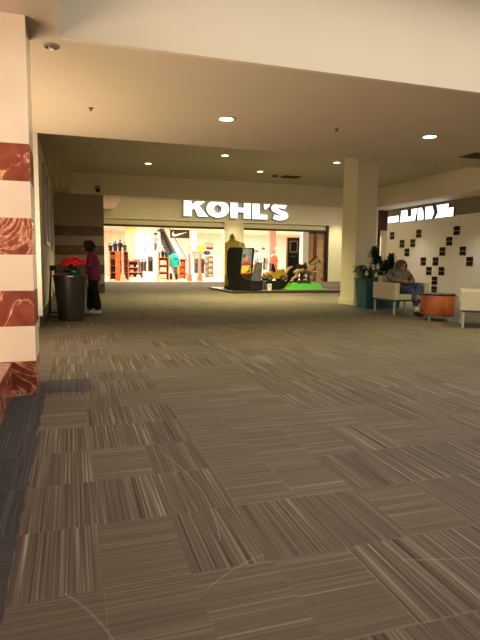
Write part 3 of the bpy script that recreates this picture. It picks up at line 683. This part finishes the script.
# racing cabinet
t = thing('racing_arcade_cabinet', 'black racing arcade cabinet with coloured front panel, before the yellow machine', 'arcade cabinet', (6.42, 19.75, PZ), R(-60))
side = [(-.50, .0), (.55, .0), (.72, .02), (.72, .42), (.40, .46), (.20, .62), (.22, 1.1), (.30, 1.60), (.22, 1.66), (-.38, 1.66), (-.52, 1.5), (-.55, .9), (-.52, .5), (-.42, .35)]
for s_ in (-.36, .33): MB().prism(side, XW, s_, s_+.03).build('side_panel', 'black', t)
inner = [(-.46, .02), (.50, .02), (.70, .05), (.70, .38), (.36, .42), (.12, .60), (.12, 1.1), (.20, 1.62), (-.36, 1.66), (-.5, 1.48), (-.5, .5)]
MB().prism(inner, XW, -.33, .33).build('body', 'black', t)
def onface(a0, a1, b0, b1, d=.012):   # panel lying on the sloping front: a across, b 0..1 up the front
    A = Vector((.125, 0, .62)); B = Vector((.205, 0, 1.62)); n_ = Vector((1, 0, -.08)).normalized()
    p = [A.lerp(B, b)+Vector((0, a, 0)) for b, a in ((b0, a0), (b0, a1), (b1, a1), (b1, a0))]
    return MB().loft([[v+n_*.001 for v in p], [v+n_*d for v in p]])
onface(-.31, .31, .02, .99).build('screen_panel', 'glasspanel', t)
onface(-.31, .31, .05, .22, .016).build('yellow_print', 'yellowprint', t)
onface(-.24, .24, .22, .34, .016).build('yellow_print', 'yellowprint', t)
onface(-.31, .31, .0, .05, .018).build('red_print', 'redprint', t)
onface(-.30, .30, .36, .43, .017).build('red_print', 'redprint', t)
onface(-.15, .15, .43, .47, .017).build('red_print', 'redprint', t)
onface(-.10, .08, .52, .74, .016).build('figure_print', 'pink', t); onface(-.2, -.08, .66, .78, .018).build('figure_print', 'navy', t)
MB().loft([[(.60, -.2, .38), (.60, .2, .38), (.78, .2, .38), (.78, -.2, .38)], [(.66, -.2, .62), (.66, .2, .62), (.80, .2, .62), (.80, -.2, .62)], [(.80, -.17, 1.10), (.80, .17, 1.10), (.86, .17, 1.10), (.86, -.17, 1.10)]]).build('seat', 'seatgrey', t)
MB().tube([Vector((.40, .12*math.cos(a), .78+.12*math.sin(a))) for a in [k*6.2832/16 for k in range(17)]], .016, 6).tube([(.2, 0, .7), (.40, 0, .78)], .025, 6).build('steering_wheel', 'darkgrey', t, True)
# small white coin box
t = thing('coin_box', 'small white box standing at platform front beside the racing cabinet', 'box', (7.36, 19.3, PZ))
MB().loft([rect(.07, .07, 0), rect(.075, .075, .26)]).build('box_body', 'white', t); box('slot', 'black', -.03, .03, -.076, -.07, .16, .2, t)
# yellow loader
t = thing('yellow_digger_ride', 'yellow toy digger ride with grey wheels on a black base', 'coin ride', (8.12, 20.7, PZ))
box('base', 'black', -.50, .46, -.35, .35, 0, .34, t, .03)
MB().prism([(-.42, .42), (.42, .42), (.45, .62), (.30, .80), (.05, .82), (-.05, .66), (-.40, .70), (-.46, .6)], XW, -.22, .22).build('body', 'truckyellow', t)
MB().prism([(.25, .6), (.36, .84), (.44, .82), (.48, .62), (.58, .54), (.56, .48), (.42, .5)], XW, -.06, .06).build('digger_arm', 'truckyellow', t)
MB().prism([(-.2, .72), (.0, .72), (-.08, 1.05), (-.16, 1.05)], XW, -.15, .15).build('seat', 'black', t)
MB().tube([Vector((.08+.03*math.sin(a), .09*math.cos(a), .92+.09*math.sin(a))) for a in [k*6.2832/12 for k in range(13)]], .014, 6).tube([(.12, 0, .8), (.08, 0, .92)], .015, 6).build('steering_wheel', 'black', t, True)
for x in (-.32, .28):
    for y in (-.28, .28):
        w_ = MB().loft([[(x+rd*math.cos(a), y+yy, .45+rd*math.sin(a)) for a in [k*6.2832/20 for k in range(20)]] for rd, yy in ((.10, -.06), (.135, -.045), (.135, .045), (.10, .06))]).build('wheel', 'darkgrey', t, True)
        MB().loft([[(x+.06*math.cos(a), y+s2, .45+.06*math.sin(a)) for a in [k*6.2832/16 for k in range(16)]] for s2 in (-.068, .068)]).build('hub', 'grey', w_)
# galloping horse
t = thing('horse_ride', 'tan galloping horse ride with dark saddle on a bright green base', 'coin ride', (9.05, 19.75, PZ))
MB().loft([rect(.78, .34, 0), rect(.78, .34, .04), rect(.72, .30, .06), rect(.60, .24, .26), rect(.55, .20, .28)]).build('base', 'green', t)
box('base_plate', 'lightgrey', -.86, 1.05, -.38, .38, 0, .025, t)
N = {'bd': (P_(-.1, 0, .80), (.18, .20)), 'ch': (P_(.22, 0, .84), (.18, .20)), 'rm': (P_(-.38, 0, .86), (.18, .19)), 'n1': (P_(.40, 0, 1.02), (.11, .14)), 'n2': (P_(.54, 0, 1.20), (.075, .10)),
     'hd': (P_(.62, 0, 1.24), .068), 'h2': (P_(.74, 0, 1.16), .045), 'mz': (P_(.82, 0, 1.12), .038)}
E = [('bd', 'ch'), ('bd', 'rm'), ('ch', 'n1'), ('n1', 'n2'), ('n2', 'hd'), ('hd', 'h2'), ('h2', 'mz')]
for s_, n_, kn, an, hf in ((-1, 'fr', (.58, .82), (.68, .66), (.74, .54)), (1, 'fl', (.50, .66), (.42, .52), (.34, .50))):
    N.update({n_+'s': (P_(.28, s_*.09, .72), .075), n_+'k': (P_(kn[0], s_*.09, kn[1]-.1), .042), n_+'a': (P_(an[0], s_*.09, an[1]-.08), .028), n_+'h': (P_(hf[0], s_*.09, hf[1]-.1), .034)})
    E += [('ch', n_+'s'), (n_+'s', n_+'k'), (n_+'k', n_+'a'), (n_+'a', n_+'h')]
for s_, n_, ox in ((-1, 'hr', 0), (1, 'hl', .14)):
    N.update({n_+'s': (P_(-.42+ox*.3, s_*.09, .74), .09), n_+'k': (P_(-.34+ox, s_*.09, .58), .055), n_+'a': (P_(-.56+ox, s_*.09, .45), .036), n_+'h': (P_(-.62+ox, s_*.09, .31), .034)})
    E += [('rm', n_+'s'), (n_+'s', n_+'k'), (n_+'k', n_+'a'), (n_+'a', n_+'h')]
mb = skin(N, E, 1)
for s_ in (-1, 1): mb.tube([(.58, s_*.035, 1.28), (.57, s_*.045, 1.37)], [.022, .004], 6)
mb.build('horse_body', 'horse', t, True)
q = MB()
for k in range(9): a = k/8; q.ell((.26+.27*a, 0, 1.11+.24*a), (.045, .03, .055), 8)
q.build('mane', 'mane', t, True)
for hx, hy, hz in ((.77, -.09, .43), (.33, .09, .39), (-.62, -.09, .31), (-.48, .09, .31)): MB().ell((hx, hy, hz), (.055, .05, .045), 10).build('hoof', 'mane', t, True)
MB().tube([(-.52, 0, .94), (-.68, 0, .86), (-.80, 0, .68), (-.86, 0, .52)], [.03, .06, .055, .01], 8).build('tail', 'horse', t, True)
MB().loft([[(x, y, z) for x, y, z in [(-.16-a, -.17, .78), (-.16-a, -.16, .98), (-.16-a, 0, 1.0+h_), (-.16-a, .16, .98), (-.16-a, .17, .78), (-.16-a, 0, .9)]] for a, h_ in ((.12, .12), (.0, .03), (-.12, .03), (-.22, .14))]).build('saddle', 'blackcloth', t)
for s_ in (-1, 1): MB().tube([(-.08, s_*.18, .9), (-.08, s_*.2, .52)], .02, 6).box(-.16, .02, s_*.2-.03, s_*.2+.03, .45, .52, .01).build('stirrup', 'black', t)
MB().tube([(.60, -.07, 1.24), (.68, -.055, 1.10)], .012, 5).tube([(.70, -.05, 1.20), (.70, .05, 1.20)], .012, 5).tube([(.70, -.05, 1.14), (.30, -.13, 1.02), (.06, -.06, 1.1)], .012, 5).build('bridle', 'black', t)
MB().lathe(-.1, 0, [(.09, .28), (.07, .68)], 14).lathe(.2, 0, [(.06, .28), (.05, .7)], 12).build('support_post', 'black', t, True)
MB().ell((-.3, -.2, .33), (.12, .08, .07), 10).ell((-.05, -.18, .34), (.12, .08, .08), 10).ell((.12, -.2, .32), (.11, .08, .06), 10).build('painted_rocks', 'mane', t, True)
# directory stand
t = thing('directory_stand', 'tall dark red-brown directory stand with a square framed display behind the rides', 'directory', (10.45, 24.2, 0))
box('post', 'brownwood', -.31, .31, -.1, .1, 0, 2.42, t, .01)
box('dark_panel', 'black', -.23, .23, -.115, -.1, .25, 1.60, t)
MB().strip([(-.21, 1.70), (.21, 1.70), (.21, 2.26), (-.21, 2.26)], [(-.16, 1.75), (.16, 1.75), (.16, 2.21), (-.16, 2.21)], XW, -.125, -.1).build('display_frame', 'trim', t)
box('display', 'black', -.16, .16, -.112, -.1, 1.75, 2.21, t)
box('small_plate', 'grey', -.15, .1, -.12, -.115, 1.47, 1.53, t)

# ---------------------------------------------------------------- inside the store
CN = {'darkgrey': 'charcoal', 'grey': 'grey', 'wine': 'wine red', 'tan': 'tan', 'black': 'black', 'white': 'white', 'navy': 'navy'}
def shelf_unit(label, x0, x1, y, h, depth=.6, body='orangewood', items=(), shelves=4, side=False):
    t = thing('shelf_unit', label, 'shelf', ((x0+x1)/2, y, 0)); wd = (x1-x0)/2
    for s_ in (-1, 1): box('end_panel', body, s_*wd-.03, s_*wd+.03, 0, depth, 0, h, t)
    box('back_panel', body, -wd, wd, depth-.03, depth, .05, h, t)
    box('top', body, -wd-.04, wd+.04, -.03, depth+.03, h, h+.05, t)
    for k in range(shelves):
        z = .06+k*(h-.1)/shelves; box('shelf', 'lightgrey' if body != 'orangewood' else body, -wd+.03, wd-.03, .02, depth-.03, z, z+.03, t)
    return t
def folded(x, y, z, mt, label, group, w_=.16, h=.12):
    o = MB().box(-w_, w_, -.12, .12, 0, h*.5, .02).box(-w_*.95, w_*.95, -.115, .115, h*.5+.001, h, .02).build('folded_clothes', mt, None); o.location = (x, y, z)
    return tag(o, label, 'clothes', group)
def tee(x, y, z, mt, label, sc=1, group=None, rz=0, slim=False, th=.05):
    t = thing('hanging_shirt', label, 'clothes', (x, y, z), rz, group)
    poly = [(-.13, 0), (.15, 0), (.14, .55), (.17, .50), (.20, .62), (.12, .82), (.05, .86), (0, .80), (-.05, .86), (-.12, .82), (-.20, .62), (-.17, .50), (-.14, .55)] if slim else [(-.22, 0), (.22, 0), (.24, .55), (.30, .50), (.40, .62), (.24, .82), (.10, .86), (0, .80), (-.10, .86), (-.24, .82), (-.40, .62), (-.30, .50), (-.24, .55)]
    o = MB().prism([(a*sc, b*sc) for a, b in poly], XW, -th, th).build('garment', mt, t)
    MB().tube([(-.18*sc, 0, .83*sc), (0, 0, .93*sc), (.18*sc, 0, .83*sc)], .01, 5).tube([(0, 0, .93*sc), (0, 0, 1.0*sc)], .01, 5).build('hanger', 'lightgrey', t)
    return t
def rail(x, y, w_, h, label, n, mts, group, sc=1.0):
    t = thing('clothes_rack', label, 'clothes rack', (x, y, 0))
    MB().tube([(-w_, 0, h), (w_, 0, h)], .018, 6).build('rail', 'lightgrey', t)
    for s_ in (-1, 1): MB().tube([(s_*w_, 0, 0), (s_*w_, 0, h)], .02, 6).tube([(s_*w_, -.25, .02), (s_*w_, .25, .02)], .02, 6).build('stand', 'lightgrey', t)
    for k in range(n):
        xx = x-w_+.08+(2*w_-.16)*k/max(1, n-1); mt = mts[k % len(mts)]
        tee(xx, y, h-1.0*sc, mt, f'{CN.get(mt, mt)} garment hanging on the {label}', sc, group, R(90), False, (w_-.08)/max(1, n-1)*.8)
    return t
def gate(x, y, label, mt='white', h=1.7):
    t = thing('security_gate', label, 'anti-theft gate', (x, y, 0))
    MB().prism([(-.14, 0), (.14, 0), (.12, .35), (.07, .42), (-.07, .42), (-.12, .35)], XW, -.22, .22).build('foot', mt, t)
    MB().loft([[(a, b, .42) for a, b in ((-.06, -.2), (.06, -.2), (.06, .2), (-.06, .2))], [(a, b, h) for a, b in ((-.04, -.16), (.04, -.16), (.04, .16), (-.04, .16))]]).build('post', mt, t)
gate(2.93, 32.4, 'white anti-theft gate at the left shoe shelves', h=2.0)
gate(5.03, 32.4, 'white anti-theft gate before the shelf left of the escalator', h=2.0)
gate(7.05, 32.6, 'pinkish anti-theft gate left of the black clothes rack, left one of two', 'pink')
gate(7.72, 32.6, 'pinkish anti-theft gate left of the black clothes rack, right one of two', 'pink')
# left shelving
shelf_unit('orange wood shelf unit of dark folded clothes at far left of the store', 2.25, 3.35, 33.3, 1.75)
box('front_panel', 'orangewood', -.25, .06, -.05, 0, 0, 1.75, [o for o in bpy.data.objects if o.name.startswith('shelf_unit')][-1])
for r_, z in enumerate((.10, .51, .93, 1.34)):
    for c_, x in enumerate((2.44, 2.62 if False else 2.8, 3.14)):
        mt = ('navy', 'darkgrey', 'wine')[c_] if r_ != 3 else ('tan', 'grey', 'wine')[c_]
        folded(x, 33.55, z, mt, f"{CN[mt]} folded clothes on {('the lowest', 'the second', 'the third', 'the top')[r_]} shelf of the far left orange unit", 'folded clothes in the far left shelf unit', .15, .24)
for k, (x, mt, h) in enumerate([(2.3, 'black', .5), (2.6, 'navy', .62), (2.9, 'black', .72), (3.18, 'darkgrey', .55)]):
    t = thing('mannequin_bust', ['dark clothed bust on left shelf unit, leftmost', 'navy clothed bust on the left shelf unit', 'tallest black clothed bust on the left shelf unit', 'charcoal clothed bust on left shelf unit, rightmost'][k], 'mannequin', (x, 33.6, 1.80))
    MB().lathe(0, 0, [(.11, 0), (.13, h*.4), (.15, h*.72), (.06, h*.85), (.05, h)], 14).build('torso', mt, t, True)
shelf_unit('low dark display table with stacked clothes between the left shelf units', 3.8, 4.75, 37.6, 1.15, .7, 'brownwood', shelves=3)
for r_, z in enumerate((.10, .45, .80)):
    for c_, x in enumerate((4.03, 4.5)): folded(x, 37.85, z, ('redcloth', 'white')[(c_+r_) % 2] if c_ else 'orangewood', f"{('left', 'right')[c_]} folded clothes on the {('bottom', 'middle', 'top')[r_]} shelf of the low dark display table", 'folded clothes in low dark display table', .13, .14)
for x, mt, l in ((3.98, 'pink', 'pink folded shirt on top of the low dark display table'), (4.3, 'redcloth', 'red folded shirt on top of the low dark display table'), (4.6, 'tealcloth', 'turquoise folded shirt on top of low dark display table')): folded(x, 37.9, 1.20, mt, l, None, .15, .14)
rail(4.42, 35.0, .28, 1.55, 'rack of charcoal clothes beside the low dark display table', 7, ['darkgrey', 'grey', 'black'], 'charcoal clothes on the rack', 1.0)
rail(4.72, 33.4, .16, 1.70, 'narrow rack of black clothes left of the white gate', 4, ['black', 'darkgrey'], 'black clothes on the narrow rack', 1.15)
shelf_unit('orange wood shelf unit with white folded shirts left of the escalator', 5.22, 5.88, 33.4, 1.42, .5, shelves=3)
for z, wd in ((.10, 'lowest'), (.53, 'middle'), (.97, 'top')): folded(5.55, 33.6, z, 'white', f'{wd} white folded shirts in the orange shelf unit left of the escalator', 'white folded shirts in orange unit', .22, .3)
for k, (x, mt, h) in enumerate([(5.3, 'grey', .42), (5.55, 'black', .5), (5.78, 'navy', .4)]):
    t = thing('mannequin_bust', ['grey clothed bust on the orange unit left of escalator', 'black clothed bust on the orange unit left of escalator', 'navy clothed bust on the orange unit left of escalator'][k], 'mannequin', (x, 33.65, 1.47))
    MB().lathe(0, 0, [(.09, 0), (.11, h*.4), (.12, h*.72), (.05, h*.85), (.04, h)], 12).build('torso', mt, t, True)
# hanging brown sign
t = thing('hanging_sign', 'brown hanging sign board near the store ceiling at far left', 'sign', (3.37, 43.8, 2.95)); box('board', 'tan', -.34, .34, -.03, .03, -.1, .35, t)
MB().tube([(-.3, 0, .35), (-.3, 0, 1.05)], .01, 5).tube([(.3, 0, .35), (.3, 0, 1.05)], .01, 5).build('wire', 'grey', t)
# wall poster of a model
t = thing('model_poster', 'pale wall poster of a person in white on the white store wall', 'poster', (6.62, 43.95, 1.95))
box('sheet', 'white', -.42, .42, -.02, .03, 0, 1.7, t)
MB().ell((.05, -.03, 1.42), (.12, .012, .13), 12).build('printed_face', 'tan', t); MB().ell((.05, -.035, 1.53), (.17, .012, .09), 12).build('printed_hair', 'hair', t)
MB().prism([(-.14, .2), (.2, .2), (.2, .9), (.32, 1.0), (.25, 1.2), (-.12, 1.2), (-.38, 1.42), (-.38, 1.32), (-.14, 1.0)], XW, -.032, -.024).build('printed_shirt', 'pink', t)
box('printed_trousers', 'navy', -.06, .12, -.04, -.033, .15, .75, t)
t = thing('wall_notice', 'small grey notice on the white store wall left of the poster', 'notice', (5.75, 43.93, 1.95)); box('sheet', 'grey', -.08, .08, 0, .06, 0, .55, t)
# escalator
t = thing('escalator', 'escalator with dark steps and pale side panels rising inside the store', 'escalator', (8.0, 44, 0))
PE = lambda p, d: (p[0]-8.0, d, p[1])
MB().prism([(8.35, 0), (9.6, 0), (9.6, .5), (8.45, 2.2), (7.55, 3.95), (7.1, 3.95), (7.1, 3.3)], PE, .6, .75).build('rear_panel', 'grey', t)
st = MB()
for k in range(16):
    z = 3.9-k*.24; x = 7.05+k*.115; st.prism([(x-.25, z-.4), (x+.30, z-.4), (x+.30, z), (x-.1, z), (x-.1, z-.1), (x-.25, z-.1)], PE, 0, .6)
st.build('steps', 'darkgrey', t)
MB().prism([(7.35, 3.95), (7.75, 3.95), (9.2, 1.4), (9.6, .9), (9.6, .3), (9.2, .3), (8.9, 1.0)], PE, -.12, 0).build('front_panel', 'trim', t)
MB().tube([(x-8.0, -.06, z) for x, z in ((7.78, 3.95), (9.25, 1.42), (9.62, .95))], .05, 6).build('handrail', 'black', t, True)
# black hanging banner with the white tick logo
t = thing('hanging_banner', 'black hanging brand banner with a white curved tick', 'sign', (8.50, 43.0, 3.19))
box('board', 'black', -.80, .80, -.04, .04, -.06, .62, t)
sw = [(-.62, .30), (-.66, .16), (-.55, .07), (-.38, .08), (.70, .42), (-.25, .235), (-.42, .20), (-.52, .24), (-.55, .36), (-.50, .46)]
sw = [(-.50, .50), (-.61, .36), (-.65, .22), (-.60, .11), (-.48, .06), (-.32, .08), (.68, .46), (-.20, .27), (-.38, .235), (-.50, .26), (-.54, .36)]
MB().prism(sw, XW, -.055, -.041).build('tick', 'white', t)
MB().tube([(-.6, 0, .62), (-.6, 0, .81)], .01, 5).tube([(.6, 0, .62), (.6, 0, .81)], .01, 5).build('wire', 'grey', t)
# turquoise jacket
t = thing('clothes_rack', 'small pale stand carrying the turquoise jacket', 'clothes rack', (6.42, 34.5, 0))
MB().tube([(0, 0, 0), (0, 0, 1.76)], .02, 6).tube([(-.12, 0, .03), (.12, 0, .03)], .025, 6).build('stand', 'lightgrey', t)
q = MB().loft([[(a*w_, b*d_, z) for a, b in [(math.cos(k*6.2832/14), math.sin(k*6.2832/14)) for k in range(14)]] for w_, d_, z in ((.30, .10, 0), (.31, .11, .35), (.27, .10, .72), (.12, .07, .86), (.09, .06, .90))])
q.tube([(-.24, 0, .74), (-.36, -.02, .30), (-.36, -.03, .1)], [.07, .075, .06], 8).tube([(.24, 0, .74), (.36, -.02, .30), (.36, -.03, .1)], [.07, .075, .06], 8)
o = q.build('jacket', 'tealcloth', None, True); o.location = (6.42, 34.5, .84); tag(o, 'turquoise zipped jacket on the stand before the escalator', 'jacket')
box('pocket', 'navy', .06, .2, -.13, -.10, .5, .58, o)
for k, x in enumerate((6.2, 6.58)): o = MB().lathe(0, 0, [(.10, 0), (.11, .2), (.09, .42)], 12).build('black_boot', 'black', None, True); o.location = (x, 34.35, .02); tag(o, ['left black boot under the turquoise jacket', 'right black boot under the turquoise jacket'][k], 'boot')
shelf_unit('orange shelf unit right of the turquoise jacket', 6.95, 7.4, 35.4, 1.35, .5, shelves=3)
for z, wd in ((.12, 'lowest'), (.52, 'middle'), (.95, 'top')): folded(7.17, 35.6, z, 'redcloth', wd+' orange-red folded clothes in the shelf right of turquoise jacket', 'orange-red folded clothes', .15, .26)
rail(8.95, 38, .38, 1.62, 'rack of black clothes in the middle of the store', 8, ['black', 'darkgrey', 'black'], 'black clothes on the middle rack', 1.25)
shelf_unit('white shelf unit at right of the middle clothes rack', 9.35, 10.1, 38.0, 1.65, .5, 'white', shelves=4)
for z, wd in ((.12, 'lowest'), (.5, 'second lowest'), (.9, 'second highest'), (1.3, 'topmost')): folded(9.85, 38.2, z, 'tan', f'{wd} tan folded clothes in the white shelf unit', 'tan folded clothes', .16, .2)
t = thing('yellow_banner', 'wide yellow banner on the back wall of the store', 'sign', (12.5, 51.9, 2.3)); box('board', 'yellowprint', -1.3, 1.0, -.03, .095, 0, .5, t)
t = thing('model_poster', 'pink and blue picture panel above the white shelf unit', 'poster', (11.5, 45, 2.0)); box('sheet', 'pink', -.35, .35, -.02, .02, .3, .9, t); box('printed_shirt', 'navy', -.25, .35, -.03, -.021, .3, .5, t); MB().tube([(0, 0, .9), (0, 0, 2.0)], .01, 5).build('wire', 'grey', t)
# clothes islands
rail(12.2, 36, .8, 1.5, 'wide rack of mixed clothes seen above the racing cabinet', 12, ['black', 'white', 'tan', 'wine', 'darkgrey'], 'mixed clothes on the wide rack', 1.1)
rail(14.0, 38, .8, 1.75, 'rack of pale and dark clothes seen above the yellow digger', 12, ['white', 'black', 'grey', 'tan'], 'pale and dark clothes on the rack', 1.1)
tee(13.55, 34.6, .45, 'redcloth', 'large orange-red shirt hanging in the right of the store', 1.45, None, 0, True)
t = thing('clothes_rack', 'tall stand carrying the orange-red shirt', 'clothes rack', (13.55, 34.6, 0)); MB().tube([(0, 0, 0), (0, 0, 1.9)], .02, 6).tube([(-.4, 0, .03), (.4, 0, .03)], .025, 6).build('stand', 'lightgrey', t)
k = 0
for hl, (x, y, z, mt) in zip(['wine red cap, leftmost on the stands above the wide rack', 'tan cap second from left above the wide rack', 'grey cap above the right end of the wide rack', 'wine red cap beside the pink column, left of the black cap', 'black cap above the orange-red shirt', 'charcoal cap, lowest at right of the pink column', 'tan cap, highest and rightmost on the stands'], [(11.6, 37, 2.0, 'wine'), (12.1, 37, 2.05, 'tan'), (12.6, 37, 2.0, 'grey'), (13.1, 37, 1.95, 'wine'), (13.6, 37, 2.15, 'black'), (14.4, 37, 1.9, 'darkgrey'), (14.6, 37, 2.2, 'tan')]):
    t = thing('hat', hl, 'hat', (x, y, z), group='caps on stands in the right of the store')
    MB().lathe(0, 0, [(.15, 0), (.15, .06), (.10, .15), (.0001, .18)], 14, False).build('crown', mt, t, True); MB().ell((0, -.16, .01), (.13, .12, .012), 10).build('brim', mt, t)
    MB().tube([(0, 0, -z), (0, 0, .02)], .015, 5).build('stand', 'lightgrey', t)
k = 0
for k, (x, mt) in enumerate(((9.0, 'pink'), (9.55, 'tan'), (10.0, 'navy'))):
    tee(x+.3, 41, 1.45, mt, ['pink', 'tan', 'navy'][k]+' shirt displayed high behind the middle clothes rack', .75)
